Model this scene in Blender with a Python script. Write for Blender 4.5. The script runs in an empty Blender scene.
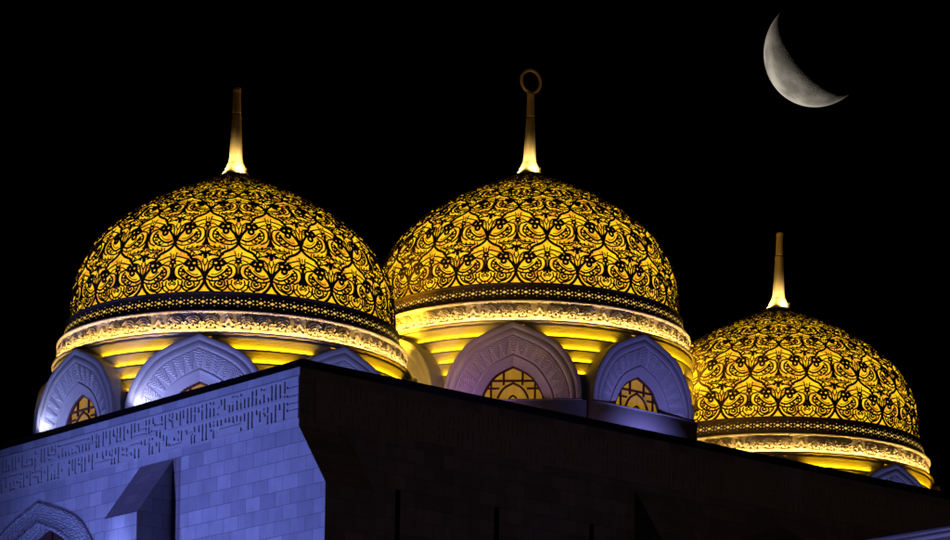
# Night view of three back-lit lattice domes above a blue-lit mosque wall, crescent moon.
STRIP, STRIP2, GLOW, FIN = 78.0, 105.0, 1.18, 190.0
def LIGHTS():
    # ground floodlight on the end wall, added far fill, spot on its buttress
    spot('blue_flood', W(-15, 11, 1.0), W(0, 5.0, 15.5), 33000, (.165, .25, 1.0), 75, .9, .3)
    spot('blue_fill', W(-55, 14, 3.0), W(0, 7, 14), 82000, (.22, .24, 1.0), 30, .9, .5)  # added wide fill that lifts the sloping buttress top
    spot('blue_buttress', W(-8.0, 7.75, .5), W(-1.4, 7.75, 16.6), 60000, (.24, .31, 1.0), 7.5, .6, .1)
    # small uplights at the foot of each window arch (azimuth, aim, radius, height in the frame of the dome)
    for i, az, a2, r, zz, e, c in ((0, -50, -45, 9.0, -4.3, 380, (.28, .33, 1)), (0, -7, 0, 9.2, -4.3, 520, (.30, .34, 1)), (0, 42, 45, 8.6, -4.0, 260, (.28, .31, 1)),
                            (0, -61, -60, 7.5, -3.6, 80, (.55, .60, 1)), (0, -16, -14, 7.5, -3.6, 95, (.60, .62, 1)),
                            (1, -14, 0, 9.0, -4.6, 210, (.34, .13, .75)), (1, 44, 45, 9.2, -5.3, 460, (.26, .25, .95)), (2, 45, 45, 8.2, -4.5, 220, (.28, .31, 1))):
        spot('arch_uplight', dl(i, az, r, zz), dl(i, a2, 6.7, -2.4), e, c, 130, .9, .1)
    # added warm spots stand in for the golden haze on the domes' left sides
    spot('warm_haze_spot', dl(0, 135, 7.4, 1.0), dl(1, -75, 6.0, 3.4), 2600, (1, .56, .02), 80, 1, .2)
    spot('warm_haze_spot', dl(1, 125, 7.2, 1.0), dl(2, -62, 6.0, 2.2), 5500, (1, .58, .03), 80, 1, .2)
    # added faint warm fill on the side wall, blue lamp on the low wing
    spot('side_wall_fill', W(10, -70, 30), W(16, 0, 20), 2100, (1, .60, .52), 80, .9, 1.0)
    spot('blue_wing', W(10, -16, 10), W(18.1, -13, 19.5), 5600, (.32, .29, 1.0), 60, .9, .3)
FV="0.72,-0.84,-0.36 0.75,-1.5,-0.95 0.96,-0.82,-0.38 0.99,-1.2,-1.07 1.17,-1.41,-0.96 1.18,-0.81,-0.36 1.37,-1.5,-1.18 1.38,-0.79,-0.33 1.57,-0.82,-0.7 1.58,-1.43,-0.96 1.78,-1.19,-1.03 1.78,-0.87,-0.57 1.78,-0.46,-0.34 1.98,-1.4,-0.96 1.98,-0.78,-0.65 2.18,-1.17,-1.05 2.2,-0.76,-0.44 2.39,-1.48,-0.97 2.39,-0.87,-0.34 2.59,-0.78,-0.53 2.6,-1.47,-0.98 2.79,-1.24,-1.03 2.8,-0.79,-0.54 2.99,-1.5,-1.39 3,-1.29,-0.98 3.01,-0.8,-0.53 3.02,-0.43,-0.35 3.21,-1.22,-0.99 3.22,-0.79,-0.54 3.22,-0.44,-0.35 3.41,-1.2,-0.98 3.43,-0.75,-0.53 3.43,-0.42,-0.34 3.62,-1.17,-0.97 3.63,-0.78,-0.55 3.83,-1.14,-1.06 3.88,-0.72,-0.47 4.04,-1.19,-0.98 4.06,-0.57,-0.36 4.23,-0.77,-0.6 4.25,-1.2,-1.07 4.45,-1.48,-1.31 4.45,-0.77,-0.55 4.46,-1.17,-0.96 4.48,-0.46,-0.34 4.65,-0.81,-0.56 4.66,-0.43,-0.33 4.67,-1.17,-1.07 4.86,-0.77,-0.36 4.87,-1.48,-1 5.08,-1.49,-1.01 5.1,-0.86,-0.32 5.28,-1.21,-1.04 5.31,-0.58,-0.45 5.5,-1.49,-0.96 5.5,-0.86,-0.36 5.67,-1.47,-1.24 5.69,-0.84,-0.46 5.91,-0.79,-0.39 6.13,-0.63,-0.44 6.22,-1.39,-0.99 6.31,-0.79,-0.36 6.4,-1.09,-0.98 6.41,-1.4,-1.23 6.53,-0.63,-0.41 6.62,-1.28,-1.16 6.75,-0.74,-0.42 6.83,-1.38,-1.29 6.93,-0.6,-0.46 7.06,-1.39,-1.01 7.15,-0.87,-0.36 7.24,-1.19,-1.1 7.37,-0.66,-0.37 7.43,-1.08,-0.86 7.46,-1.5,-1.18 7.65,-1.3,-1.17 7.66,-1,-0.79 7.86,-0.57,-0.31 7.87,-1.5,-1.26 7.87,-1.09,-1.01 8.06,-1.45,-1 8.08,-0.87,-0.36 8.27,-0.85,-0.4 8.32,-1.2,-1.03 8.51,-1.15,-1.02 8.66,-1.43,-1.21 8.68,-0.68,-0.4 8.89,-1.42,-1.2 8.91,-0.66,-0.45 9.1,-0.87,-0.38 9.11,-1.4,-1.19 9.32,-0.64,-0.51 9.52,-0.79,-0.44 9.61,-1.16,-1.07 9.75,-0.75,-0.36 9.85,-1.41,-0.97 9.94,-0.77,-0.38 9.97,-0.85,-0.67 10.03,-1.23,-1.07 10.07,-1.52,-1.31 10.17,-0.6,-0.41 10.23,-1.41,-0.98 10.26,-1.5,-1.41 10.36,-0.83,-0.38 10.38,-1.22,-1 10.58,-1.19,-0.99 10.6,-0.62,-0.38 10.79,-0.86,-0.38 10.81,-1.2,-0.98 11.03,-0.86,-0.32 11.18,-0.84,-0.32 11.43,-1.51,-1.01 11.44,-0.66,-0.48 11.62,-1.24,-1.11 11.63,-0.8,-0.58 11.68,-0.49,-0.38 11.83,-0.82,-0.58 11.86,-1.47,-0.99 12.03,-0.83,-0.59 12.06,-1.51,-1 12.23,-0.8,-0.63 12.25,-1.24,-1.08 12.42,-0.82,-0.71 12.46,-1.47,-0.99 12.63,-1.4,-1.01 12.67,-0.85,-0.6 12.85,-1.42,-1.24 12.85,-1.15,-1.02 12.86,-0.86,-0.69 13.07,-0.81,-0.68 13.27,-0.83,-0.54 13.29,-1.31,-1.17 13.5,-1.5,-1.01 13.51,-0.79,-0.66 13.71,-0.7,-0.39 13.73,-1.47,-1.23 13.93,-1.42,-1.29 13.94,-1.06,-0.88 13.95,-0.57,-0.48 14.15,-0.9,-0.77 14.16,-1.43,-1.01 14.16,-0.68,-0.41 14.38,-1.22,-1.13 14.4,-0.86,-0.48 14.59,-1.44,-1.01 14.61,-0.79,-0.39 14.79,-1.43,-1.23 14.98,-1.05,-0.6 14.98,-0.51,-0.4 15.01,-1.09,-0.95 15.19,-0.88,-0.57 15.3,-1.41,-1 15.5,-1.24,-1.11 15.56,-0.79,-0.65 15.71,-1.53,-1.03 15.82,-0.79,-0.39 15.92,-1.5,-1.18 15.92,-1.09,-1 16.07,-0.62,-0.46 16.13,-1.34,-1.24 16.26,-0.87,-0.37 16.34,-1.49,-1.19 16.45,-0.84,-0.34 16.59,-1.5,-1.22 16.7,-0.8,-0.57 16.87,-0.82,-0.46 17.1,-0.88,-0.38 17.15,-1.42,-1.19 17.28,-1.13,-0.9"
FH="0.02,0.62,-1.29 0.03,0.62,-1.08 0.04,0.63,-0.86 0.04,0.64,-0.59 3.02,4.67,-1.29 3.46,3.88,-0.6 4.05,4.44,-0.71 6.25,6.98,-1.4 7.37,7.81,-0.6 7.43,7.99,-0.79 8.3,9.13,-0.78 8.59,9.8,-1.05 9.11,9.64,-1.3 10.26,11.35,-1.34 11.68,13.6,-0.43 13.74,14.15,-0.67 14.63,15.21,-1.11 15.26,15.72,-0.81 16.05,17.24,-1.01"
import bpy, math, random
import numpy as np
from mathutils import Vector, Matrix
from mathutils.geometry import tessellate_polygon

random.seed(7)
rng = np.random.default_rng(7)
PI = math.pi
scene = bpy.context.scene
col = scene.collection

# ------------------------------------------------------------------ helpers
def link(o, parent=None):
    col.objects.link(o)
    if parent is not None:
        o.parent = parent
    return o

def mesh_np(name, verts, quads, mats, parent=None, uv=None, smooth=False, matidx=None, tris=None):
    """one mesh object from numpy arrays (quads: n x 4, tris: n x 3)"""
    verts = np.asarray(verts, dtype=np.float32).reshape(-1, 3)
    q = np.asarray(quads, dtype=np.int32).reshape(-1, 4) if quads is not None and len(quads) else np.zeros((0, 4), np.int32)
    t = np.asarray(tris, dtype=np.int32).reshape(-1, 3) if tris is not None and len(tris) else np.zeros((0, 3), np.int32)
    me = bpy.data.meshes.new(name)
    me.vertices.add(len(verts))
    me.vertices.foreach_set('co', verts.ravel())
    nl = len(q) * 4 + len(t) * 3
    me.loops.add(nl)
    li = np.concatenate([q.ravel(), t.ravel()]).astype(np.int32)
    me.loops.foreach_set('vertex_index', li)
    me.polygons.add(len(q) + len(t))
    st = np.concatenate([np.arange(len(q)) * 4, len(q) * 4 + np.arange(len(t)) * 3]).astype(np.int32)
    me.polygons.foreach_set('loop_start', st)
    me.update(calc_edges=True)
    if uv is not None:
        lay = me.uv_layers.new(name='UVMap')
        uva = np.asarray(uv, dtype=np.float32).reshape(-1, 2)
        lay.data.foreach_set('uv', uva[li].ravel())
    if smooth:
        me.polygons.foreach_set('use_smooth', np.ones(len(me.polygons), dtype=bool))
    for m in (mats if isinstance(mats, (list, tuple)) else [mats]):
        me.materials.append(m)
    if matidx is not None:
        me.polygons.foreach_set('material_index', np.asarray(matidx, dtype=np.int32))
    me.validate()
    o = bpy.data.objects.new(name, me)
    return link(o, parent)

def empty(name, loc=(0, 0, 0), rz=0, label=None, cat=None, group=None):
    o = bpy.data.objects.new(name, None)
    o.empty_display_size = 0.5
    col.objects.link(o)
    o.location = loc
    o.rotation_euler = (0, 0, rz)
    if label: o['label'] = label
    if cat: o['category'] = cat
    if group: o['group'] = group
    return o

def children(o):
    return [c for c in bpy.data.objects if c.parent == o]

def copy_tree(o, parent=None):
    c = o.copy()
    col.objects.link(c)
    c.parent = parent
    for ch in children(o):
        copy_tree(ch, c)
    return c

class Acc:
    """collects vertices / quads / tris / uv"""
    def __init__(s): s.v = []; s.q = []; s.t = []; s.uv = []; s.n = 0
    def add(s, verts, quads=None, tris=None, uv=None):
        verts = np.asarray(verts, float).reshape(-1, 3)
        s.v.append(verts)
        if quads is not None and len(quads): s.q.append(np.asarray(quads, int).reshape(-1, 4) + s.n)
        if tris is not None and len(tris): s.t.append(np.asarray(tris, int).reshape(-1, 3) + s.n)
        s.uv.append(np.zeros((len(verts), 2)) if uv is None else np.asarray(uv, float).reshape(-1, 2))
        s.n += len(verts)
    def build(s, name, mats, parent=None, smooth=False):
        return mesh_np(name, np.concatenate(s.v), np.concatenate(s.q) if s.q else None, mats, parent,
                       uv=np.concatenate(s.uv), smooth=smooth, tris=np.concatenate(s.t) if s.t else None)

def grid_quads(nu, nv, wrap_u=False):
    iu = np.arange(nu if wrap_u else nu - 1)
    iv = np.arange(nv - 1)
    U, V = np.meshgrid(iu, iv, indexing='ij')
    a = U * nv + V
    b = ((U + 1) % nu) * nv + V
    return np.stack([a, b, b + 1, a + 1], -1).reshape(-1, 4)

def polar(az, r, z):
    """azimuth 0 looks to local -Y, positive towards +X"""
    return np.stack([r * np.sin(az), -r * np.cos(az), z + 0 * az], -1)

def revolve(acc, prof, a0=0.0, a1=2 * PI, n=96, full=True, caps=False):
    prof = np.asarray(prof, float)
    az = np.linspace(a0, a1, n, endpoint=not full)
    A, I = np.meshgrid(az, np.arange(len(prof)), indexing='ij')
    r = prof[I, 0]; z = prof[I, 1]
    v = np.stack([r * np.sin(A), -r * np.cos(A), z], -1)
    L = np.concatenate([[0], np.cumsum(np.hypot(*np.diff(prof, axis=0).T))])
    uv = np.stack([A * 6.5, L[I]], -1)
    acc.add(v, grid_quads(n, len(prof), full)[:, ::-1], uv=uv)

def box(acc, x0, x1, y0, y1, z0, z1):
    v = [(x, y, z) for x in (x0, x1) for y in (y0, y1) for z in (z0, z1)]
    acc.add(v, [(0, 1, 3, 2), (4, 6, 7, 5), (0, 4, 5, 1), (2, 3, 7, 6), (0, 2, 6, 4), (1, 5, 7, 3)])

def tube(acc, pts, rad, n=8, closed=False, axis=None):
    pts = np.asarray(pts, float)
    m = len(pts)
    if closed: tan = np.roll(pts, -1, 0) - np.roll(pts, 1, 0)
    else: tan = np.gradient(pts, axis=0)
    tan /= np.linalg.norm(tan, axis=1)[:, None]
    ref = np.array([0, 0, 1.0]) if abs(tan[:, 2]).mean() < .8 else np.array([1.0, 0, 0])
    if axis is not None: ref = np.array(axis, float)
    b = np.cross(tan, ref); b /= np.linalg.norm(b, axis=1)[:, None] + 1e-9
    c = np.cross(b, tan)
    ang = np.arange(n) * 2 * PI / n
    v = pts[:, None] + rad * (np.cos(ang)[None, :, None] * b[:, None] + np.sin(ang)[None, :, None] * c[:, None])
    q = []
    for i in range(m if closed else m - 1):
        for k in range(n):
            i2 = (i + 1) % m
            q.append((i * n + k, i * n + (k + 1) % n, i2 * n + (k + 1) % n, i2 * n + k))
    acc.add(v.reshape(-1, 3), q)

def catmull(pts, sub=6, closed=False):
    p = np.asarray(pts, float)
    if len(p) == 2:
        return p[0] + (p[1] - p[0]) * np.linspace(0, 1, max(3, sub))[:, None]
    if closed:
        p = np.concatenate([p[-1:], p, p[:2]])
    else:
        p = np.concatenate([2 * p[:1] - p[1:2], p, 2 * p[-1:] - p[-2:-1]])
    t = np.linspace(0, 1, sub, endpoint=False)[:, None]
    out = []
    for i in range(1, len(p) - 2):
        a, b, c, d = p[i - 1], p[i], p[i + 1], p[i + 2]
        out.append(.5 * (2 * b + (c - a) * t + (2 * a - 5 * b + 4 * c - d) * t ** 2 + (3 * b - a - 3 * c + d) * t ** 3))
    r = np.concatenate(out)
    if not closed:
        r = np.concatenate([r, p[-2:-1]])
    return r

# ------------------------------------------------------------------ materials
def mat(name):
    m = bpy.data.materials.new(name); m.use_nodes = True
    nt = m.node_tree
    return m, nt, nt.nodes['Principled BSDF']

def node(nt, t, **kw):
    n = nt.nodes.new(t)
    for k, v in kw.items(): setattr(n, k, v)
    return n

def simple(name, c, rough=.6, metal=0.0, noise=0.0, scale=3.0, bump=0.0, spec=.3):
    m, nt, b = mat(name)
    b.inputs['Roughness'].default_value = rough
    b.inputs['Metallic'].default_value = metal
    b.inputs['Specular IOR Level'].default_value = spec
    b.inputs['Base Color'].default_value = (*c, 1)
    if noise or bump:
        tc = node(nt, 'ShaderNodeTexCoord')
        nz = node(nt, 'ShaderNodeTexNoise'); nz.inputs['Scale'].default_value = scale; nz.inputs['Detail'].default_value = 6
        nt.links.new(tc.outputs['Object'], nz.inputs['Vector'])
        if noise:
            mx = node(nt, 'ShaderNodeMix', data_type='RGBA')
            mx.inputs[6].default_value = (*[x * (1 - noise) for x in c], 1)
            mx.inputs[7].default_value = (*[min(1, x * (1 + noise)) for x in c], 1)
            nt.links.new(nz.outputs['Fac'], mx.inputs[0])
            nt.links.new(mx.outputs[2], b.inputs['Base Color'])
        if bump:
            bp = node(nt, 'ShaderNodeBump'); bp.inputs['Strength'].default_value = bump; bp.inputs['Distance'].default_value = .02
            nt.links.new(nz.outputs['Fac'], bp.inputs['Height'])
            nt.links.new(bp.outputs['Normal'], b.inputs['Normal'])
    return m

def ashlar(name, c1, c2, mortar):
    """coursed stone blocks, UV in metres"""
    m, nt, b = mat(name)
    b.inputs['Roughness'].default_value = .75
    b.inputs['Specular IOR Level'].default_value = .2
    uv = node(nt, 'ShaderNodeUVMap')
    br = node(nt, 'ShaderNodeTexBrick'); br.offset = .5; br.squash = 1
    br.inputs['Scale'].default_value = 1; br.inputs['Brick Width'].default_value = .775
    br.inputs['Row Height'].default_value = .463; br.inputs['Mortar Size'].default_value = .011
    br.inputs['Mortar Smooth'].default_value = .3; br.inputs['Bias'].default_value = 0
    br.inputs['Color1'].default_value = (*c1, 1); br.inputs['Color2'].default_value = (*c2, 1)
    br.inputs['Mortar'].default_value = (*mortar, 1)
    nt.links.new(uv.outputs['UV'], br.inputs['Vector'])
    nz = node(nt, 'ShaderNodeTexNoise'); nz.inputs['Scale'].default_value = 1.3; nz.inputs['Detail'].default_value = 8; nz.inputs['Roughness'].default_value = .65
    nt.links.new(uv.outputs['UV'], nz.inputs['Vector'])
    mr = node(nt, 'ShaderNodeMapRange'); mr.inputs['To Min'].default_value = .74; mr.inputs['To Max'].default_value = 1.24
    nt.links.new(nz.outputs['Fac'], mr.inputs['Value'])
    mx = node(nt, 'ShaderNodeMix', data_type='RGBA', blend_type='MULTIPLY'); mx.inputs[0].default_value = 1
    nt.links.new(br.outputs['Color'], mx.inputs[6]); nt.links.new(mr.outputs['Result'], mx.inputs[7])
    mp = node(nt, 'ShaderNodeMapping'); mp.inputs['Scale'].default_value = (1.3, .3, 1)
    nt.links.new(uv.outputs['UV'], mp.inputs['Vector'])
    ns = node(nt, 'ShaderNodeTexNoise'); ns.inputs['Scale'].default_value = 1.6; ns.inputs['Detail'].default_value = 7; ns.inputs['Roughness'].default_value = .7
    nt.links.new(mp.outputs[0], ns.inputs['Vector'])
    mr2 = node(nt, 'ShaderNodeMapRange'); mr2.inputs['From Min'].default_value = .3; mr2.inputs['From Max'].default_value = .7
    mr2.inputs['To Min'].default_value = .88; mr2.inputs['To Max'].default_value = 1.06
    nt.links.new(ns.outputs['Fac'], mr2.inputs['Value'])
    mx2 = node(nt, 'ShaderNodeMix', data_type='RGBA', blend_type='MULTIPLY'); mx2.inputs[0].default_value = 1
    nt.links.new(mx.outputs[2], mx2.inputs[6]); nt.links.new(mr2.outputs['Result'], mx2.inputs[7])
    nt.links.new(mx2.outputs[2], b.inputs['Base Color'])
    fine = node(nt, 'ShaderNodeTexNoise'); fine.inputs['Scale'].default_value = 30; fine.inputs['Detail'].default_value = 4
    nt.links.new(uv.outputs['UV'], fine.inputs['Vector'])
    ad = node(nt, 'ShaderNodeMath', operation='MULTIPLY_ADD'); ad.inputs[1].default_value = .12
    inv = node(nt, 'ShaderNodeMath', operation='SUBTRACT'); inv.inputs[0].default_value = 1
    nt.links.new(br.outputs['Fac'], inv.inputs[1])
    nt.links.new(fine.outputs['Fac'], ad.inputs[0]); nt.links.new(inv.outputs[0], ad.inputs[2])
    bp = node(nt, 'ShaderNodeBump'); bp.inputs['Strength'].default_value = .6; bp.inputs['Distance'].default_value = .012
    nt.links.new(ad.outputs[0], bp.inputs['Height']); nt.links.new(bp.outputs['Normal'], b.inputs['Normal'])
    return m

def emitter(name, c, s):
    m, nt, b = mat(name)
    b.inputs['Base Color'].default_value = (0.2, .2, .2, 1)
    b.inputs['Emission Color'].default_value = (*c, 1)
    b.inputs['Emission Strength'].default_value = s
    return m

M_STONE = ashlar('ashlar_stone', (.41, .39, .38), (.285, .275, .28), (.20, .19, .19))
M_PLAIN = simple('smooth_stone', (.40, .38, .36), .7, noise=.12, scale=2.5, bump=.15)
M_STEP = simple('drum_stone', (.36, .34, .31), .6, noise=.1, scale=2.0, bump=.1)
M_ARCH = simple('carved_arch_stone', (.36, .345, .345), .40, noise=.10, scale=3.0, bump=.25, spec=.5)
M_CORN = simple('carved_cornice_stone', (.50, .45, .38), .55, noise=.15, scale=4)
M_BRONZE = simple('dark_bronze', (.055, .036, .018), .8, noise=.3, scale=6, spec=.1)
M_BAND = simple('dark_band_metal', (.11, .075, .055), .55, noise=.2, scale=5)
M_COPING = simple('shaded_coping', (.012, .011, .012), .8, noise=.2, scale=2)  # near-black colour holds the shade of the set-back upstand
M_FINIAL = simple('finial_gold', (.70, .56, .30), .45, metal=.15, noise=.12, scale=5)
M_ROOF = simple('roof_membrane', (.10, .10, .10), .9, noise=.2, scale=1)
M_DOOR = simple('dark_timber', (.05, .018, .014), .6, noise=.4, scale=4)
M_MULL = simple('window_bar_red', (.060, .012, .010), .5)
M_GROUND = simple('ground_paving', (.12, .11, .10), .9, noise=.3, scale=.3)
M_STRIP = emitter('led_strip_yellow', (1.0, .55, .005), STRIP)
M_STRIP2 = emitter('led_strip_warm', (1.0, .60, .145), STRIP2)

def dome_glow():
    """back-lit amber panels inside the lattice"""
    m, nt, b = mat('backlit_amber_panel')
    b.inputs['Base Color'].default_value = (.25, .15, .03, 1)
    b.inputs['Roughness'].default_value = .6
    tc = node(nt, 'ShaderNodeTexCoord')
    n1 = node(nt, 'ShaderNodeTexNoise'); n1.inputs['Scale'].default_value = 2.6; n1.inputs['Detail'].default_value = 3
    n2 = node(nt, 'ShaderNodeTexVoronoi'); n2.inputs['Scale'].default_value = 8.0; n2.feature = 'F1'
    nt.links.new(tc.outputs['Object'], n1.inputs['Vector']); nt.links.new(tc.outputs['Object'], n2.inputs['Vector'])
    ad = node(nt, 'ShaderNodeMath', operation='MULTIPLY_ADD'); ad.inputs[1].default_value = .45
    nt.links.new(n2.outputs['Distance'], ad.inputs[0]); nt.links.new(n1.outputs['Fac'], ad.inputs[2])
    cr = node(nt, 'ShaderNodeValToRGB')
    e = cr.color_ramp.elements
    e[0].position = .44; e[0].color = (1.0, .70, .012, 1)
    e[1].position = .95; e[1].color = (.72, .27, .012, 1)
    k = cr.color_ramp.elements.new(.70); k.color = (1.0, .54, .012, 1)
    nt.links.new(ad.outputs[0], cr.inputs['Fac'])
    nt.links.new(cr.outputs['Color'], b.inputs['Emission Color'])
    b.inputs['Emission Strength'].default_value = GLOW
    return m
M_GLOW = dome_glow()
M_PIERCE = emitter('pierced_hole_light', (1.0, .62, .12), .85)

def window_glass():
    m, nt, b = mat('amber_window_glass')
    b.inputs['Base Color'].default_value = (.12, .08, .04, 1)
    b.inputs['Roughness'].default_value = .25
    tc = node(nt, 'ShaderNodeTexCoord')
    n1 = node(nt, 'ShaderNodeTexNoise'); n1.inputs['Scale'].default_value = 3; n1.inputs['Detail'].default_value = 4
    nt.links.new(tc.outputs['Object'], n1.inputs['Vector'])
    cr = node(nt, 'ShaderNodeValToRGB'); e = cr.color_ramp.elements
    e[0].position = .3; e[0].color = (.40, .19, .012, 1); e[1].position = .7; e[1].color = (.60, .31, .018, 1)
    nt.links.new(n1.outputs['Fac'], cr.inputs['Fac']); nt.links.new(cr.outputs['Color'], b.inputs['Emission Color'])
    b.inputs['Emission Strength'].default_value = .55
    return m
M_GLASS = window_glass()

# ------------------------------------------------------------------ camera (fitted to the photograph)
CAM_Z = 1.7
ROLL = math.radians(.95974)
cam = bpy.data.cameras.new('camera'); camo = bpy.data.objects.new('camera', cam); col.objects.link(camo)
cr_, sr_ = math.cos(ROLL), math.sin(ROLL)
camo.matrix_world = Matrix(((cr_, -sr_, 0, 0), (0, 0, -1, 0), (sr_, cr_, 0, CAM_Z), (0, 0, 0, 1)))
cam.sensor_fit = 'HORIZONTAL'; cam.sensor_width = 36
cam.lens = 3025.2 / 950 * 36
cam.shift_x = (475 - 433.97) / 950
cam.shift_y = (1076.77 - 270) / 950
cam.clip_start = 1; cam.clip_end = 40000
scene.camera = camo

def ray(px, py):
    x = px - 433.97; y = 1076.77 - py
    return Vector(((cr_ * x - sr_ * y) / 3025.2, 1.0, (sr_ * x + cr_ * y) / 3025.2))

# ------------------------------------------------------------------ the domed roof: profile
RD, HD, PP, QQ = 5.995, 6.87, 3.58, .76
def prof_r(z):
    z = np.asarray(z, float)
    zz = np.clip(z, 0, HD)
    return RD * np.clip(1 - (zz / HD) ** PP, 0, 1) ** (1 / QQ) + np.where(z < 1.2, .035 * ((1.2 - z) / .5) ** 2 * (z < 1.2), 0)
ZS = np.concatenate([np.linspace(.62, 6.3, 2600), np.linspace(6.301, 6.62, 200)])
RS = prof_r(ZS)
SS = np.concatenate([[0], np.cumsum(np.hypot(np.diff(ZS), np.diff(RS)))])
DRN = np.gradient(RS, SS); DZN = np.gradient(ZS, SS)      # tangent; normal = (DZN, -DRN)
NP_ = 16
s_of = lambda z: float(np.interp(z, ZS, SS))
kv = [-.42, 0, 1, 2, 3]; ks = [s_of(z) for z in (.70, 1.20, 2.53, 3.87, 4.62)]
s, v = ks[-1], 3.0
while True:
    r = float(np.interp(s, SS, RS))
    if r < .5: break
    ds = .66 * 2 * PI * r / NP_ * .25
    s += ds; v += .25
    kv.append(v); ks.append(s)
VMAX = v
kv = np.array(kv); ks = np.array(ks)
# smooth (monotone cubic) interpolation of arc length against row coordinate
dk = np.diff(ks) / np.diff(kv)
tg = np.concatenate([[dk[0]], 2 * dk[1:] * dk[:-1] / (dk[1:] + dk[:-1]), [dk[-1]]])
def s_of_v(vv):
    vv = np.clip(vv, kv[0] - .02, kv[-1])
    i = np.clip(np.searchsorted(kv, vv) - 1, 0, len(kv) - 2)
    h = kv[i + 1] - kv[i]; t = (vv - kv[i]) / h
    return (2*t**3 - 3*t**2 + 1) * ks[i] + (t**3 - 2*t**2 + t) * h * tg[i] + (-2*t**3 + 3*t**2) * ks[i+1] + (t**3 - t**2) * h * tg[i+1]

def ribbon(P, W, lift, height):
    """P: n x 2 (azimuth in periods, row coordinate); flat bar standing on the dome surface"""
    a = P[:, 0] * 2 * PI / NP_
    sv = s_of_v(P[:, 1])
    r = np.interp(sv, SS, RS); z = np.interp(sv, SS, ZS)
    nr = np.interp(sv, SS, DZN); nz = -np.interp(sv, SS, DRN)
    per = 2 * PI * r / NP_
    # local metric coordinates
    x = P[:, 0] * per; dx = np.gradient(P[:, 0]) * per; ds = np.gradient(sv)
    ln = np.hypot(dx, ds) + 1e-9
    px, ps = -ds / ln, dx / ln                     # in-surface perpendicular
    w = W * per
    out = []
    for side, hh, k in ((1, 0, 1.0), (1, height, .86), (-1, height, .86), (-1, 0, 1.0)):
        aa = a + side * k * w * px / np.maximum(r, .2)
        s2 = sv + side * k * w * ps
        r2 = np.interp(s2, SS, RS); z2 = np.interp(s2, SS, ZS)
        h = lift + hh
        rr = r2 + nr * h; zz = z2 + nz * h
        out.append(np.stack([rr * np.sin(aa), -rr * np.cos(aa), zz], -1))
    return np.stack(out, 1)                        # n x 4 x 3

# strokes of one ogee cell, right half: x in cell widths, y in rows (top node y=1, side nodes y=0)
BOTH = [  # (points, half width)
    ([(.5, -.04), (.494, .03), (.475, .12), (.443, .225), (.40, .31), (.375, .36)], .0215),
    ([(.335, .50), (.285, .58), (.262, .657), (.213, .738), (.139, .79), (.074, .855), (.022, .94), (.0, 1.03)], .0215),
    ([(.25, .475), (.164, .435), (.245, .40)], .014),
    ([(.262, .545), (.172, .595), (.074, .645), (.03, .64)], .010),
    ([(.156, .457), (.11, .505), (.06, .53)], .008),
    ([(.057, .75), (.033, .655)], .008),
    ([(.148, .43), (.057, .386), (.028, .257), (.038, .143), (.074, .057), (.156, -.014)], .011),
    ([(.165, .375), (.11, .30), (.098, .20), (.123, .114), (.197, .03)], .012),
    ([(.455, .085), (.395, .05), (.336, .052), (.254, .129), (.197, .214), (.165, .30)], .013),
    ([(.475, .01), (.43, -.03), (.369, -.057), (.27, -.035), (.189, .014), (.15, .05)], .012),
    ([(.21, .10), (.225, .06), (.25, .10)], .014),
    ([(.30, .055), (.27, .01), (.22, .03)], .010),
    ([(.016, .44), (.016, .3), (.014, .13)], .006),
    ([(.40, .13), (.335, .125), (.27, .19), (.225, .265)], .006), ([(.0, .56), (.05, .60)], .012), ([(.0, .55), (.055, .50)], .012), ([(.02, .46), (.06, .44)], .010),
    ([(.115, .235), (.145, .215), (.17, .235)], .009), ([(.135, .15), (.165, .13), (.195, .15)], .010),
    ([(.39, .05), (.385, -.05)], .007),
]
LOWER = [
    ([(.0, -.86), (.045, -.70), (.06, -.56), (.11, -.46), (.20, -.43)], .013),
    ([(.0, -.64), (.03, -.53), (.028, -.44)], .010),
    ([(.05, -.36), (.12, -.335), (.20, -.37), (.172, -.28), (.23, -.20), (.12, -.20), (.07, -.15), (.015, -.09)], .012),
    ([(.0, -.29), (.05, -.30), (.105, -.335)], .020),
    ([(.0, -.29), (.04, -.25), (.085, -.225)], .018),
    ([(.0, -.31), (.03, -.37)], .012),
    ([(.0, .12), (.022, .0), (.055, -.065)], .020),
    ([(.0, -.03), (.024, -.10), (.0, -.17)], .008),
    ([(.05, -.08), (.13, -.135), (.22, -.145), (.31, -.17)], .013),
    ([(.29, -.16), (.225, -.22), (.24, -.31), (.275, -.35)], .012),
    ([(.33, -.09), (.345, -.19), (.40, -.15)], .010),
    ([(.10, -.46), (.15, -.52), (.20, -.50)], .010),
    ([(.06, -.57), (.12, -.62), (.165, -.60)], .008),
    ([(.14, -.335), (.155, -.28)], .008), ([(.10, -.20), (.115, -.26)], .008),
    ([(.12, -.08), (.15, -.11)], .010), ([(.20, -.085), (.225, -.12)], .010), ([(.28, -.085), (.30, -.15)], .010),
    ([(.03, -.55), (.055, -.50)], .007), ([(.07, -.50), (.10, -.55)], .008),
    ([(.235, -.42), (.235, -.36), (.28, -.33)], .010),
]
LOWER_AXIS = [([(0, -.20), (0, -.30), (0, -.42)], .012), ([(0, -.88), (0, -.6)], .008), ([(0, .12), (0, -.04)], .018)]
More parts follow.
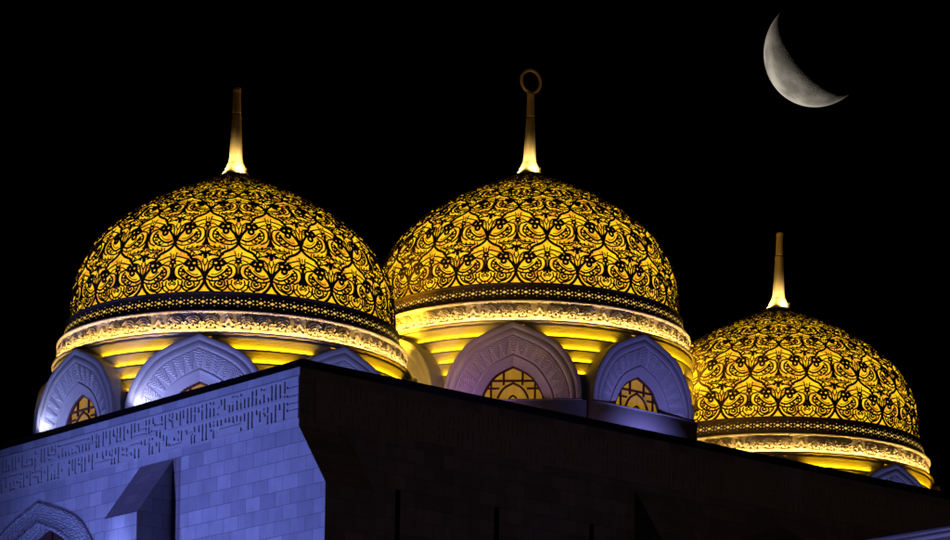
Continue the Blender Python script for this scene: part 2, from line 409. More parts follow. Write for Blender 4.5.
BASE = [
    ([(.5, .04), (.492, -.07), (.467, -.175), (.426, -.29), (.36, -.40)], .0225),
    ([(.43, -.04), (.41, -.143), (.365, -.235), (.29, -.305), (.22, -.33)], .011),
    ([(.213, -.03), (.197, -.143), (.235, -.245), (.303, -.243), (.352, -.157), (.33, -.08)], .011),
    ([(.164, -.03), (.153, -.17), (.189, -.29), (.254, -.36)], .012),
    ([(.235, -.06), (.23, -.15), (.27, -.185), (.315, -.13)], .007),
    ([(.0, .14), (.03, .06), (.075, .02)], .022), ([(.03, .04), (.055, -.02)], .014),
    ([(.09, -.02), (.10, -.143), (.057, -.26), (.0, -.32)], .010),
    ([(.148, -.16), (.127, -.285), (.057, -.37)], .010),
    ([(.10, -.15), (.15, -.17)], .008), ([(.04, -.28), (.065, -.36)], .008),
    ([(.04, -.06), (.055, -.11), (.025, -.16)], .009),
    ([(.375, -.14), (.41, -.15)], .007), ([(.33, -.19), (.365, -.235)], .008), ([(.26, -.24), (.27, -.31)], .008), ([(.20, -.19), (.155, -.20)], .008),
]
BASE_AXIS = [([(0, .13), (0, -.05)], .022), ([(0, -.26), (0, -.36)], .008)]
AXIS = [([(0, .45), (0, .13)], .006), ([(0, .72), (0, .62)], .010), ([(0, .48), (0, .40)], .014)]
RINGS = [(.336, .444, .042, .021), (.243, .444, .042, .021), (.300, .312, .039, .021), (.133, .262, .026, .010), (.168, .175, .020, .009)]
RINGS_AXIS = [(0, .514, .034, .016)]
RINGS_LOW = [(.14, -.135, .016, .007)]
RINGS_LOW_AXIS = [(0, -.385, .024, .010)]
RINGS_BASE = [(.272, -.115, .026, .010)]
RINGS_BASE_AXIS = [(0, -.08, .026, .010)]
ASP = 1.62

def ring_pts(x, y, rho, n=14):
    t = np.linspace(0, 2 * PI, n)
    return np.stack([x + rho * np.cos(t), y + rho * ASP * np.sin(t)], -1)

def lattice_mesh():
    strokes = []
    def coll(lst, sub=5):
        for pts, w in lst:
            strokes_local.append((catmull(pts, sub), w))
    acc = Acc()
    rows = int(VMAX) - 1
    k = 0
    V, Q = [], []
    n0 = 0
    for row in range(0, rows + 1):
        coarse = row >= 4
        strokes_local = []
        sub = 5 if row < 3 else 3
        right = list(BOTH) + (BASE if row == 0 else LOWER)
        axis = list(AXIS) + (BASE_AXIS if row == 0 else LOWER_AXIS)
        rg = list(RINGS) + (RINGS_BASE if row == 0 else RINGS_LOW)
        rga = list(RINGS_AXIS) + (RINGS_BASE_AXIS if row == 0 else RINGS_LOW_AXIS)
        for pts, w in right:
            p = catmull(pts, sub)
            w = w * ((1.0 if w > .017 else 1.2 if row < 4 else .9) if p[:, 1].max() > .06 or row == 0 else .95)
            strokes_local.append((p, w)); strokes_local.append((p * [-1, 1], w))
        for pts, w in axis: strokes_local.append((catmull(pts, 3), w))
        for x, y, rho, w in rg:
            p = ring_pts(x, y, rho, 13 if row < 3 else 8)
            strokes_local.append((p, w)); strokes_local.append((p * [-1, 1], w))
        for x, y, rho, w in rga: strokes_local.append((ring_pts(x, y, rho), w))
        off = .5 if row % 2 == 0 else 0.0
        for p, w in strokes_local:
            P = p + [off, row]
            if P[:, 1].max() > VMAX - .05: continue
            k += 1
            lift = .004
            hgt = ((.022 if w > .019 else .010) + .0004 * (k % 37)) * (1.0 if row < 4 else .7)
            v = ribbon(P, np.full(len(P), w), lift, hgt)
            n = len(P)
            q = []
            for i in range(n - 1):
                a, b = i * 4, (i + 1) * 4
                for j in range(3):
                    q.append((a + j, b + j, b + j + 1, a + j + 1))
            q.append((0, 1, 2, 3)); q.append(((n - 1) * 4 + 3, (n - 1) * 4 + 2, (n - 1) * 4 + 1, (n - 1) * 4))
            V.append(v.reshape(-1, 3)); Q.append(np.array(q) + n0); n0 += n * 4
    V = np.concatenate(V); Q = np.concatenate(Q)
    VV, QQ_ = [], []
    for c in range(NP_):
        t = c * 2 * PI / NP_
        R = np.array([[math.cos(t), math.sin(t), 0], [-math.sin(t), math.cos(t), 0], [0, 0, 1]])
        VV.append(V @ R); QQ_.append(Q + c * len(V))
    return np.concatenate(VV), np.concatenate(QQ_)

# ------------------------------------------------------------------ one dome
ROOT_LABEL = 'tmp'
dome = empty('mosque_dome')

# glowing inner shell up to the fourth row, dark metal cap above
zz = np.linspace(.62, 6.20, 80)
a = Acc(); revolve(a, np.stack([prof_r(zz), zz], -1), n=160)
a.build('backlit_shell', M_GLOW, dome, smooth=True)
zz = np.linspace(6.202, 6.62, 12)
a = Acc(); revolve(a, np.stack([prof_r(zz), zz], -1), n=128)
a.build('crown_cap', M_BRONZE, dome, smooth=True)
LV, LQ = lattice_mesh()
mesh_np('lattice_screen', LV, LQ, M_BRONZE, dome)

# pierced dark band at the foot of the dome
a = Acc()
bp = np.array([(6.02, .735), (6.13, .74), (6.15, .715), (6.125, .68), (6.13, .62), (6.155, .50), (6.18, .36), (6.215, .22), (6.26, .10), (6.275, .06), (6.33, .055), (6.34, .02), (6.30, .005)])
revolve(a, bp, n=192)
def band_r(z): return np.interp(z, bp[::-1][1:11, 1], bp[::-1][1:11, 0])
nbq = sum(len(q) for q in a.q)
NDIA = 96
def lens(az, z, wa, hz, n):
    t = np.arange(n) * 2 * PI / n
    A = az + wa * np.cos(t) / 6.2; Z = z + hz * np.sin(t)
    R = band_r(Z) + .012
    v = np.stack([R * np.sin(A), -R * np.cos(A), Z], -1)
    A2 = az + 0.6 * wa * np.cos(t) / 6.2; Z2 = z + .6 * hz * np.sin(t); R2 = band_r(Z2) - .03
    a.add(v, None, [(0, i, i + 1) for i in range(1, n - 1)])
for i in range(NDIA):
    az = i * 2 * PI / NDIA
    st = 2 * PI / NDIA
    lens(az, .36, .084, .056, 4)
    for dz in (.155, -.155): lens(az, .36 + dz, .016, .016, 5)
    for fx in (.33, .67):
        for dz in (.062, -.062):
            if fx == .5 and dz == 0: continue
            lens(az + fx * st, .36 + dz, .030, .024, 6)
nbt = sum(len(q) for q in a.t)
mesh_np('pierced_band', np.concatenate(a.v), np.concatenate(a.q), [M_BAND, M_PIERCE], dome, tris=np.concatenate(a.t), matidx=[0] * nbq + [1] * nbt)

# carved cornice: real relief, lit by a strip behind its scalloped lip
NC, NCELL, NT = 64, 26, 30
nu = NC * NCELL
uu = np.arange(nu) / NCELL
tt = np.linspace(0, 1, NT)
U, T = np.meshgrid(uu, tt, indexing='ij')
cell = np.floor(U).astype(int); x = U - cell - .5
def relief(cell, x, t):
    par = cell % 4
    h = np.zeros_like(x)
    d = np.hypot(x, (t - .34) * 1.15)
    shell = .5 + .5 * np.cos(d * 2 * PI / .125)
    sh = np.where((t > .34) & (d < .52), shell, .25)
    corner = ((d > .54) & (t > .5)).astype(float)
    leaf = .5 + .5 * np.cos((t * 3.0 + np.abs(x) * 3.2) * 2 * PI)
    tree = (np.abs(x) < .46 * (1 - t) + .05 * np.cos(t * 30)).astype(float)
    odd = (par == 1)
    h = np.where(odd, .25 + .75 * tree * (.55 + .45 * leaf), sh - .9 * corner * (np.cos(x * 44) * np.cos(t * 40) > .1))
    # curling scroll between the shells, deep pockets
    sc = np.cos(np.arctan2(t - .42, np.abs(x) - .36) * 2 + np.hypot(np.abs(x) - .36, t - .42) * 40)
    near = np.hypot(np.abs(x) - .36, t - .42) < .17
    h = np.where(near & ~odd, .45 + .55 * sc, h)
    pocket = ((np.hypot(np.abs(x) - .24, (t - .30) * .8) < .055) | (np.hypot(x, (t - .40)) < .06) & ~odd)
    h = np.where(pocket, -.8, h)
    h = np.where(t < .20, .55 + .25 * np.cos(x * 2 * PI), h)
    h = np.where((np.abs(np.abs(x) - .5) < .035) & (cell % 2 == 0) & (x > 0), -.35, h)
    h = np.where(t > .93, 1.0, h)
    return h
Hh = relief(cell, x, T)
var = 1 + .35 * np.sin(cell * 12.9898) * (T > .2) * (T < .9)
A = U / NC * 2 * PI
R = 6.30 + .040 * (1 - T) + .105 * Hh * var + .05 * (T > .93)
Z = -.78 + T * .775
vv = np.stack([R * np.sin(A), -R * np.cos(A), Z], -1)
a = Acc(); a.add(vv.reshape(-1, 3), grid_quads(nu, NT, True)[:, ::-1])
revolve(a, [(6.30, .006), (6.405, .004), (6.43, -.012), (6.43, -.035), (6.39, -.045)], n=192)
# scalloped lip
ns = 64 * 8
az = np.arange(ns) / ns * 2 * PI
sc = np.abs(np.sin(az * 32)) ** .6
rows = []
for rr, zb, ks_ in ((6.28, -.80, 0), (6.54, -.80, .0), (6.60, -.775, .0), (6.61, -.80, .0), (6.58, -.835, -.035), (6.42, -.865, -.03), (6.2, -.865, 0)):
    rows.append(np.stack([(rr + .02 * sc * (rr > 6.4)) * np.sin(az), -(rr + .02 * sc * (rr > 6.4)) * np.cos(az), zb + ks_ * sc], -1))
vv = np.stack(rows, 1)
a.add(vv.reshape(-1, 3), grid_quads(ns, len(rows), True)[:, ::-1])
corn = a.build('carved_cornice', M_CORN, dome)
a = Acc(); revolve(a, [(6.525, -.785), (6.57, -.785), (6.57, -.772), (6.525, -.772), (6.525, -.785)], n=160)
a.build('light_strip', M_STRIP2, corn)

# arch outline (four-centred), half curve right side, bottom to apex
AC = np.array([(1, 0), (1, .09), (.992, .18), (.965, .28), (.934, .368), (.887, .455), (.827, .54), (.75, .636), (.667, .724), (.53, .803), (.374, .872), (.19, .936), (0, 1.0)])
AC2 = np.array([(1, 0), (1, .06), (.985, .13), (.955, .21), (.915, .29), (.862, .38), (.805, .47), (.735, .565), (.63, .68), (.47, .80), (.31, .875), (.155, .94), (0, 1.0)])
def even(c, n=3):
    for _ in range(40):
        q = c.copy(); q[n:-n] = .25 * c[n - 1:-n - 1] + .5 * c[n:-n] + .25 * c[n + 1:len(c) - n + 1]; c = q
    return c
fine = even(catmull(AC, 10)); fine[:, 0] = np.clip(fine[:, 0], 0, 1)
fine2 = even(catmull(AC2, 10)); fine2[:, 0] = np.clip(fine2[:, 0], 0, 1)
def arch_curve(n, fine=fine):
    """n points, left foot over the apex to right foot, normalised"""
    L = np.concatenate([[0], np.cumsum(np.hypot(*np.diff(fine * [2.58, 2.9], axis=0).T))])
    h = (n - 1) // 2
    t = np.linspace(0, L[-1], h + 1)
    xr = np.interp(t, L, fine[:, 0]); yr = np.interp(t, L, fine[:, 1])
    xs = np.concatenate([-xr, xr[::-1][1:]]); ys = np.concatenate([yr, yr[::-1][1:]])
    return np.stack([xs, ys], -1)
def arch_half_width(h): return float(np.interp(h, fine[:, 1], fine[:, 0])) if 0 < h < 1 else (1.0 if h <= 0 else 0.0)

APO, SILL, AW, AH = 6.85, -3.80, 2.58, 2.90
# stepped rings between the arches, each with a light strip at its foot
N_STEP = 5
for k in range(N_STEP):
    zt = -.885 - .46 * k
    zb = zt - .46 if k < 4 else -3.45
    rk = 6.44 + .035 * k
    prof = [(6.10, zt), (rk + .085, zt), (rk + .10, zt - .02), (rk + .10, zt - .075), (rk + .085, zt - .09), (rk - .01, zb), (rk - .01, zb - .02), (6.10, zb - .02)]
    hw = math.degrees(math.atan2(AW * arch_half_width((zb + .1 - SILL) / AH), APO))
    half = 22.5 - hw - 1.8
    hr = min(22.4, 22.5 - hw + 4.0)
    for c in range(8):
        m = math.radians(22.5 + 45 * c)
        a = Acc(); revolve(a, prof, m - math.radians(hr), m + math.radians(hr), n=28, full=False)
        st = a.build('drum_step', M_STEP, dome)
        if k < 4 and half > .5:
            a = Acc(); hh = math.radians(half)
            revolve(a, [(rk + .022, zb - .005), (rk + .056, zb - .005), (rk + .056, zb + .012), (rk + .022, zb + .012), (rk + .022, zb - .005)], m - hh, m + hh, n=16, full=False)
            a.build('light_strip', M_STRIP, st)

# arch panel: rim, carved splayed band (real relief), reveal, glass and bars
def arch_mesh():
    a = Acc()
    NU = 301
    CO, CI = arch_curve(NU), arch_curve(NU, fine2)
    def curve(s):
        t = min(1, max(0, (1 - s) / (1 - .60)))
        return CO * (1 - t) + CI * t
    def lay(levels):
        V = []
        for s, y, d in levels:
            c = curve(s)
            V.append(np.stack([c[:, 0] * (AW * s - d), np.full(NU, y), c[:, 1] * (AH * s - d)], -1))
        V = np.stack(V, 1)
        a.add(V.reshape(-1, 3), grid_quads(NU, len(levels))[:, ::-1])
    lay([(1, .9, 0), (1, .04, 0), (1, 0.01, .01), (1, 0, .03), (.935, -.005, 0), (.93, .015, 0), (.915, .015, 0), (.905, -.005, 0), (.85, .0, .0), (.835, .04, 0)])
    NV = 60
    f = np.linspace(0, 1, NV)
    uu = np.linspace(0, 1, NU)
    V = []
    nfl = 17
    for j in range(NV):
        s = .835 + (.60 - .835) * f[j]
        ph = uu * nfl
        cx = np.abs(ph - np.floor(ph) - .5) * 2            # 0 at flute centre, 1 at its edge
        env = np.clip((1.05 - f[j] * .80) - cx, -1, 1)       # wedge narrowing inwards
        chev = np.abs(((f[j] * 8.0 + cx * 1.5) % 1.0) - .5) * 2
        rel = np.where(env > 0, .003 + .034 * chev, .000 + .006 * cx)
        edge = min(1, 10 * f[j], 10 * (1 - f[j]))
        y = .04 + .17 * f[j] ** 1.2 - rel * edge
        c = curve(s)
        V.append(np.stack([c[:, 0] * AW * s, y, c[:, 1] * AH * s], -1))
    V = np.stack(V, 1)
    a.add(V.reshape(-1, 3), grid_quads(NU, NV)[:, ::-1])
    lay([(.60, .21, 0), (.595, .185, 0), (.57, .185, 0), (.56, .21, 0), (.545, .21, 0), (.478, .34, 0), (.470, .335, 0), (.455, .34, 0), (.455, .50, 0)])
    # sill and the smooth wall under the arch
    w2 = 2.78
    box(a, -w2, w2, -.02, .88, -1.75, -.06)
    box(a, -AW - .03, AW + .03, -.05, .86, -.057, 0.0)
    return a
a = arch_mesh()
arch0 = a.build('window_arch', M_ARCH, dome)
C2 = arch_curve(61, fine2)
a = Acc()
s = .456
pts = np.concatenate([C2 * [AW * s, AH * s]])
v = [(p[0], .46, p[1]) for p in pts]
tri = tessellate_polygon([[Vector((p[0], p[1], 0)) for p in pts]])
a.add(v, None, tri)
a.build('window_glass', M_GLASS, arch0)
a = Acc()
gw, gh = AW * s, AH * s
def bar(p, r=.035): tube(a, [(q[0], .42, q[1]) for q in p], r * 1.3, 6)
bar(C2 * [gw * .985, gh * .985], .05)
def hgt(x): return gh * float(np.interp(1 - abs(x) / gw, 1 - fine2[:, 0], fine2[:, 1]))
def wid(z): return gw * float(np.interp(z / gh, fine2[:, 1], fine2[:, 0]))
inn = C2 * [gw * .50, gh * .52]
bar(inn, .034); bar(C2 * [gw * .14, gh * .17], .03)
for x in (-.70, .70): bar([(x * gw, 0), (x * gw, hgt(x * gw))])
for x in (-.30, .30): bar([(x * gw, gh * .46), (x * gw, hgt(x * gw))], .036)
for z in (.37, .585):
    w = wid(z * gh)
    if z < .5:
        for sg in (-1, 1): bar([(sg * w, z * gh), (sg * gw * .44, z * gh)], .033)
    else: bar([(-w, z * gh), (w, z * gh)], .036)
bar([(0, gh * .585), (0, gh * .52)], .034)
bar([(-gw, .03), (gw, .03)], .04)
a.build('window_bars', M_MULL, arch0)
def place_arch(o, deg):
    t = math.radians(deg)
    # mesh: x right, y into the wall, z up ; front at local -Y distance APO
    o.location = (APO * math.sin(t), -APO * math.cos(t), SILL)
    o.rotation_euler = (0, 0, t)
place_arch(arch0, 0)
arches = [arch0]
for k in (-2, -1, 1, 2, 3, 4, 5):
    c = copy_tree(arch0, dome); place_arch(c, 45 * k); arches.append(c)

# finial
a = Acc()
fp = [(.50, 6.30), (.50, 6.62), (.47, 6.66), (.44, 6.70), (.40, 6.80), (.33, 6.95), (.275, 7.06), (.262, 7.09), (.268, 7.11), (.262, 7.13), (.25, 7.2), (.222, 7.7), (.195, 8.25), (.176, 8.66), (.172, 8.80)]
revolve(a, fp, n=40)
fin = a.build('finial', M_FINIAL, dome, smooth=True)
a = Acc(); revolve(a, [(.15, 8.795), (.168, 8.80), (.168, 8.83), (.15, 8.835)], n=32); a.build('dark_joint', M_BRONZE, fin)  # dark bronze ring between shaft and tip
a = Acc(); revolve(a, [(.13, 8.83), (.160, 8.838), (.158, 8.95), (.143, 9.60), (.141, 9.66), (.149, 9.67), (.149, 9.80), (.135, 9.815), (0.001, 9.82)], n=32)
a.build('finial_tip', M_FINIAL, fin)
a = Acc(); box(a, .40, .46, -.30, -.22, 6.66, 6.78); a.build('junction_box', M_BRONZE, fin)

# ------------------------------------------------------------------ place three domes
ROTD = math.radians(-5.8)
DOMES = [((-7.869, 111.529, 26.504 + CAM_Z), 1.0), ((3.2651, 122.9583, 29.9328 + CAM_Z), 1.03), ((14.7021, 134.1722, 27.3693 + CAM_Z), 1.05)]
LAB = ['large glowing lattice dome nearest the lit blue wall, leftmost of the three',
       'glowing lattice dome whose finial carries an open ring, between the other two domes',
       'lower glowing lattice dome under the crescent moon, its drum hidden by the dark parapet']
ROOF_REL = 23.466 - 1.25
roots = []
for i, (loc, sc_) in enumerate(DOMES):
    r = dome if i == 0 else copy_tree(dome)
    r.location = loc if i == 0 else loc
    r.rotation_euler = (0, 0, ROTD)
    r.scale = (sc_,) * 3
    r['label'] = LAB[i]; r['category'] = 'dome'; r['group'] = 'illuminated lattice domes on the mosque roof'
    roots.append(r)
for i, r in enumerate(roots):
    loc, sc_ = DOMES[i]
    zb = (ROOF_REL - loc[2]) / sc_
    a = Acc()
    n8 = 8; ap = 6.80 / math.cos(PI / 8)
    az = np.arange(8) * PI / 4 + PI / 8
    top, bot = polar(az, ap, -5.57), polar(az, ap, zb)
    if zb < -5.6:
        a.add(np.stack([top, bot], 1).reshape(-1, 3), grid_quads(8, 2, True), uv=np.stack([np.repeat(np.arange(8) * 5.6, 2), np.tile([0, zb + 5.5], 8)], -1))
    revolve(a, [(6.12, -.86), (6.12, max(zb, -6))], n=64)
    a.build('drum', M_STEP, r)
# the middle dome has no arch on the side turned to the lower dome: its steps run on there
r = roots[1]
for ch in children(r):
    if ch.name.startswith('window_arch') and abs(ch.rotation_euler.z - PI / 2) < .01:
        for g in children(ch): bpy.data.objects.remove(g)
        bpy.data.objects.remove(ch)
for k in range(N_STEP + 1):
    zt = -.885 - .46 * k
    zb = zt - .46 if k < 4 else -3.45
    rk = 6.44 + .035 * k
    prof = [(6.10, zt), (rk + .085, zt), (rk + .10, zt - .02), (rk + .10, zt - .075), (rk + .085, zt - .09), (rk - .01, zb), (rk - .01, zb - .02), (6.10, zb - .02)]
    if k == N_STEP: prof = [(6.10, -3.475), (6.66, -3.475), (6.66, -5.565), (6.10, -5.565)]
    a = Acc(); revolve(a, prof, math.radians(76.5), math.radians(112.5), n=28, full=False)
    st = a.build('drum_step', M_STEP, r)
    if k < 4:
        a = Acc()
        revolve(a, [(rk + .022, zb - .005), (rk + .056, zb - .005), (rk + .056, zb + .012), (rk + .022, zb + .012), (rk + .022, zb - .005)], math.radians(78), math.radians(110), n=24, full=False)
        a.build('light_strip', M_STRIP, st)
# the open ring on the middle finial
a = Acc()
t = np.linspace(0, 2 * PI, 48, endpoint=False)
tw = math.radians(32)
tube(a, np.stack([.42 * np.cos(t) * math.cos(tw), .42 * np.cos(t) * math.sin(tw), 10.28 + .44 * np.sin(t)], -1), .062, 10, closed=True, axis=(-math.sin(tw), math.cos(tw), 0))
a.build('finial_ring', M_FINIAL, roots[1], smooth=True)

# ------------------------------------------------------------------ the mosque hall below
TH = math.radians(39.893)
HW = 21.766 + CAM_Z                       # wall top above ground
hall = empty('mosque_hall', (-4.48675, 93.0, 0), TH, 'pale stone mosque hall with blue lit end wall and square kufic frieze', 'building')
EX = Vector((math.cos(TH), math.sin(TH), 0)); EY = Vector((-math.sin(TH), math.cos(TH), 0)); HC = Vector((-4.48675, 93.0, 0))
def W(x, y, z): return HC + EX * x + EY * y + Vector((0, 0, z))

LWL, RWL = 31.0, 58.0
FZ0, FZ1 = HW - 1.60, HW - .29
VOFF = HW - 3.25
def ogive(cx, w, z0, h, n=41):
    c = arch_curve(n)
    return [(cx + p[0] * w, z0 + p[1] * h) for p in c]

def wall_face(name, outline, holes, to3, m, parent):
    polys = [[Vector((p[0], p[1], 0)) for p in outline]] + [[Vector((p[0], p[1], 0)) for p in h] for h in holes]
    tri = tessellate_polygon(polys)
    flat = [p for poly in polys for p in poly]
    v = [to3(p[0], p[1]) for p in flat]
    return mesh_np(name, v, None, m, parent, uv=[(p[0], p[1] - VOFF) for p in flat], tris=tri)

PZ = HW - 5.65                             # springing of the portal arches
PORT_L, PORT_R = 14.77, 21.45
def portal_hole(cx): return [(cx - 2.7, .01)] + ogive(cx, 2.7, PZ, 2.66) + [(cx + 2.7, .01)]
SLITS = (3.96, 8.10, 12.30)
def slit_hole(x): return [(x - .10, HW - 9), (x - .10, HW - 3.25), (x + .10, HW - 3.25), (x + .10, HW - 9)]
left_to3 = lambda u, z: (0.0, u, z)
right_to3 = lambda u, z: (u, 0.0, z)
frz = lambda a_, b_: [(a_, FZ0), (a_, FZ1), (b_, FZ1), (b_, FZ0)]
def wall_panels(length, f0, f1, splits, holes, to3, label):
    """wall face of panels: plain strip above and beside the frieze, then one panel round each opening"""
    a = Acc()
    def rect(u0, u1, z0, z1):
        p = [(u0, z0), (u1, z0), (u1, z1), (u0, z1)]
        a.add([to3(*q) for q in p], [(0, 1, 2, 3)], uv=[(q[0], q[1] - VOFF) for q in p])
    rect(0, length, FZ1, HW)
    rect(0, f0, FZ0, FZ1); rect(f1, length, FZ0, FZ1)
    for k in range(len(splits) - 1):
        u0, u1 = splits[k], splits[k + 1]
        hs = [h for h in holes if u0 < h[0][0] < u1]
        if not hs: rect(u0, u1, 0, FZ0); continue
        polys = [[Vector((u0, 0, 0)), Vector((u1, 0, 0)), Vector((u1, FZ0, 0)), Vector((u0, FZ0, 0))], [Vector((p[0], p[1], 0)) for p in hs[0]]]
        tri = tessellate_polygon(polys)
        flat = [(p.x, p.y) for poly in polys for p in poly]
        a.add([to3(*q) for q in flat], None, tri, uv=[(q[0], q[1] - VOFF) for q in flat])
    o = a.build('wall', M_STONE, hall); o['label'] = label
wall_panels(LWL, .02, 17.9, [0, 10.6, 18.9, LWL], [portal_hole(PORT_L)], left_to3, 'blue lit end wall with kufic inscription')
wall_panels(RWL, .6, 40.1, [0, 2.5, 5.5, 6.6, 9.6, 10.8, 13.8, 17.2, 25.7, RWL], [portal_hole(PORT_R)] + [slit_hole(x) for x in SLITS], right_to3, 'long dark side wall in shadow')
a = Acc()
a.add([(0, LWL, 0), (0, LWL, HW), (RWL, LWL, 0), (RWL, LWL, HW), (RWL, 0, 0), (RWL, 0, HW)], [(0, 1, 3, 2), (2, 3, 5, 4)])
a.build('wall', M_STONE, hall)
for x in SLITS:
    a = Acc()
    z0, z1 = HW - 9, HW - 3.25
    a.add([(x - .1, 0, z0), (x - .1, 0, z1), (x + .1, 0, z1), (x + .1, 0, z0), (x - .1, .4, z0), (x - .1, .4, z1), (x + .1, .4, z1), (x + .1, .4, z0)],
          [(0, 4, 5, 1), (1, 5, 6, 2), (2, 6, 7, 3), (3, 7, 4, 0), (4, 7, 6, 5)])
    a.build('window_slot', M_COPING, hall)

# kufic frieze as a stepped relief: (position along wall, lower z, upper z) relative to wall top
def frieze(length0, length1, vs, hs, to3, name, cut=.032):
    du = .029
    nu = int((length1 - length0) / du); nz = int((FZ1 - FZ0) / du)
    g = np.ones((nu, nz))
    gz = lambda z: int(round((HW + z - FZ0) / du)); gu = lambda u: int(round((u - length0) / du))
    for u, za, zb in vs:
        if length0 <= u < length1: g[max(0, gu(u) - 2):gu(u) + 2, max(0, gz(za)):gz(zb)] = 0
    for ua, ub, z in hs:
        if length0 <= ua < length1: g[max(0, gu(ua)):gu(ub), max(0, gz(z) - 1):gz(z) + 2] = 0
    # border mouldings and the line between the two registers
    hgt = np.where(g > 0, -.012, cut)
    hgt[:, :2] = -.022; hgt[:, -2:] = -.022
    mid = gz(-.925); hgt[:, mid:mid + 1] = np.where(g[:, mid:mid + 1] > 0, -.022, hgt[:, mid:mid + 1])
    V, Q, UV = [], [], []
    n = 0
    us = length0 + (length1 - length0) * np.arange(nu + 1) / nu; zs = FZ0 + (FZ1 - FZ0) * np.arange(nz + 1) / nz
    def quad(p, uv):
        nonlocal n
        V.extend(p); UV.extend(uv); Q.append((n, n + 1, n + 2, n + 3)); n += 4
    for i in range(nu):
        # merge vertical runs
        j = 0
        while j < nz:
            k = j
            while k < nz and hgt[i, k] == hgt[i, j]: k += 1
            d = hgt[i, j]
            c = [(us[i], zs[j]), (us[i], zs[k]), (us[i + 1], zs[k]), (us[i + 1], zs[j])]
            quad([to3(u, z, d) for u, z in c], [(u, z - VOFF) for u, z in c])
            if k < nz:
                d2 = hgt[i, k]
                quad([to3(us[i], zs[k], d), to3(us[i], zs[k], d2), to3(us[i + 1], zs[k], d2), to3(us[i + 1], zs[k], d)], [(us[i], zs[k] - VOFF)] * 4)
            j = k
        for j in range(nz):
            d = hgt[i, j]; d2 = hgt[i + 1, j] if i + 1 < nu else d
            if d != d2:
                quad([to3(us[i + 1], zs[j], d), to3(us[i + 1], zs[j + 1], d), to3(us[i + 1], zs[j + 1], d2), to3(us[i + 1], zs[j], d2)], [(us[i + 1], zs[j] - VOFF)] * 4)
    # closing rim to the wall plane
    for u in (length0, length1):
        quad([to3(u, FZ0, -.03), to3(u, FZ1, -.03), to3(u, FZ1, .08), to3(u, FZ0, .08)], [(0, 0)] * 4)
    for z in (FZ0, FZ1):
        quad([to3(length0, z, -.03), to3(length1, z, -.03), to3(length1, z, .08), to3(length0, z, .08)], [(0, 0)] * 4)
    return mesh_np(name, V, Q, M_PLAIN, hall, uv=UV)
FVL = [tuple(float(q) for q in t.split(',')) for t in FV.split()]
# straighten the strokes to the two registers and close wide gaps
REG = ((-.86, -.36), (-1.53, -.99))
def tidy(vs):
    out = []
    for u, a_, b_ in vs:
        for lo, hi in REG:
            if lo - .12 < (a_ + b_) / 2 < hi + .12:
                if abs(a_ - lo) < .13: a_ = lo
                if abs(b_ - hi) < .13: b_ = hi
        out.append((u, a_, b_))
    for k, (lo, hi) in enumerate(REG):
        us = sorted(u for u, a_, b_ in out if lo - .1 < (a_ + b_) / 2 < hi + .1)
        for i in range(len(us) - 1):
            gap = us[i + 1] - us[i]
            n = int(gap / .235)
            for q in range(1, n):
                j = (i * 7 + q * 3 + k) % 4
                seg = ((lo, hi), (lo, lo + .24), (hi - .2, hi), (lo + .13, hi))[j]
                out.append((us[i] + gap * q / n, *seg))
    return sorted(out)
FVL0 = list(FVL)
FVL = tidy(FVL)
def connectors(vs):
    """short horizontal cuts that join neighbouring strokes, as in square kufic"""
    out = []
    for k, (lo, hi) in enumerate(REG):
        st = sorted(v for v in vs if lo - .1 < (v[1] + v[2]) / 2 < hi + .1)
        for i in range(len(st) - 1):
            gap = st[i + 1][0] - st[i][0]
            if .12 < gap < .5 and (i * 5 + k * 3) % 7 in (0, 2, 5):
                z = (max(st[i][1], st[i + 1][1]) + .06, min(st[i][2], st[i + 1][2]) - .06, (lo + hi) / 2)[(i + k) % 3]
                if lo <= z <= hi: out.append((st[i][0], st[i + 1][0], z))
    return out
FHL = [tuple(float(q) for q in t.split(',')) for t in FH.split()]
FHL += connectors(FVL)
frieze(.02, 17.9, FVL, FHL, lambda u, z, d: (d, u, z), 'inscription_frieze')
# side wall: the same lettering runs the other way round the corner
fv2 = [(.5 + 17.9 - u, z0, z1) for u, z0, z1 in FVL] + [(20.0 + 17.9 - u, z0, z1) for u, z0, z1 in FVL]
fh2 = [(.5 + 17.9 - b, .5 + 17.9 - a_, z) for a_, b, z in FHL] + [(20.0 + 17.9 - b, 20.0 + 17.9 - a_, z) for a_, b, z in FHL]
frieze(.6, 40.1, fv2, fh2, lambda u, z, d: (u, d, z), 'inscription_frieze', .010)

# buttresses with sloping tops
def buttress(u0, u1, depth, zt, zl, side, skip_flank=False):
    a = Acc()
    def P(u, d, z): return (-d, u, z) if side == 'left' else (u, -d, z)
    zb = 0.0
    zt, zl = HW + zt, HW + zl
    # front
    a.add([P(u0, depth, zb), P(u1, depth, zb), P(u1, depth, zl), P(u0, depth, zl)], [(0, 1, 2, 3)], uv=[(u0, zb - VOFF), (u1, zb - VOFF), (u1, zl - VOFF), (u0, zl - VOFF)])
    L = math.hypot(depth, zt - zl)
    a.add([P(u0, depth, zl), P(u1, depth, zl), P(u1, 0, zt), P(u0, 0, zt)], [(0, 1, 2, 3)], uv=[(u0, zl - VOFF), (u1, zl - VOFF), (u1, zl + L - VOFF), (u0, zl + L - VOFF)])
    for u in (u0, u1):
        sgn = -1 if side != 'left' else 1
        a.add([P(u, 0, zb), P(u, depth, zb), P(u, depth, zl), P(u, 0, zt)], [(0, 1, 2, 3)], uv=[(-d * 1.0 + 0, z - VOFF) for d, z in ((0, zb), (depth, zb), (depth, zl), (0, zt))])
    return a.build('buttress', M_STONE, hall)
buttress(6.71, 8.62, 1.39, -1.87, -3.76, 'left')
buttress(0.0, 1.90, 1.38, -1.83, -3.74, 'right')
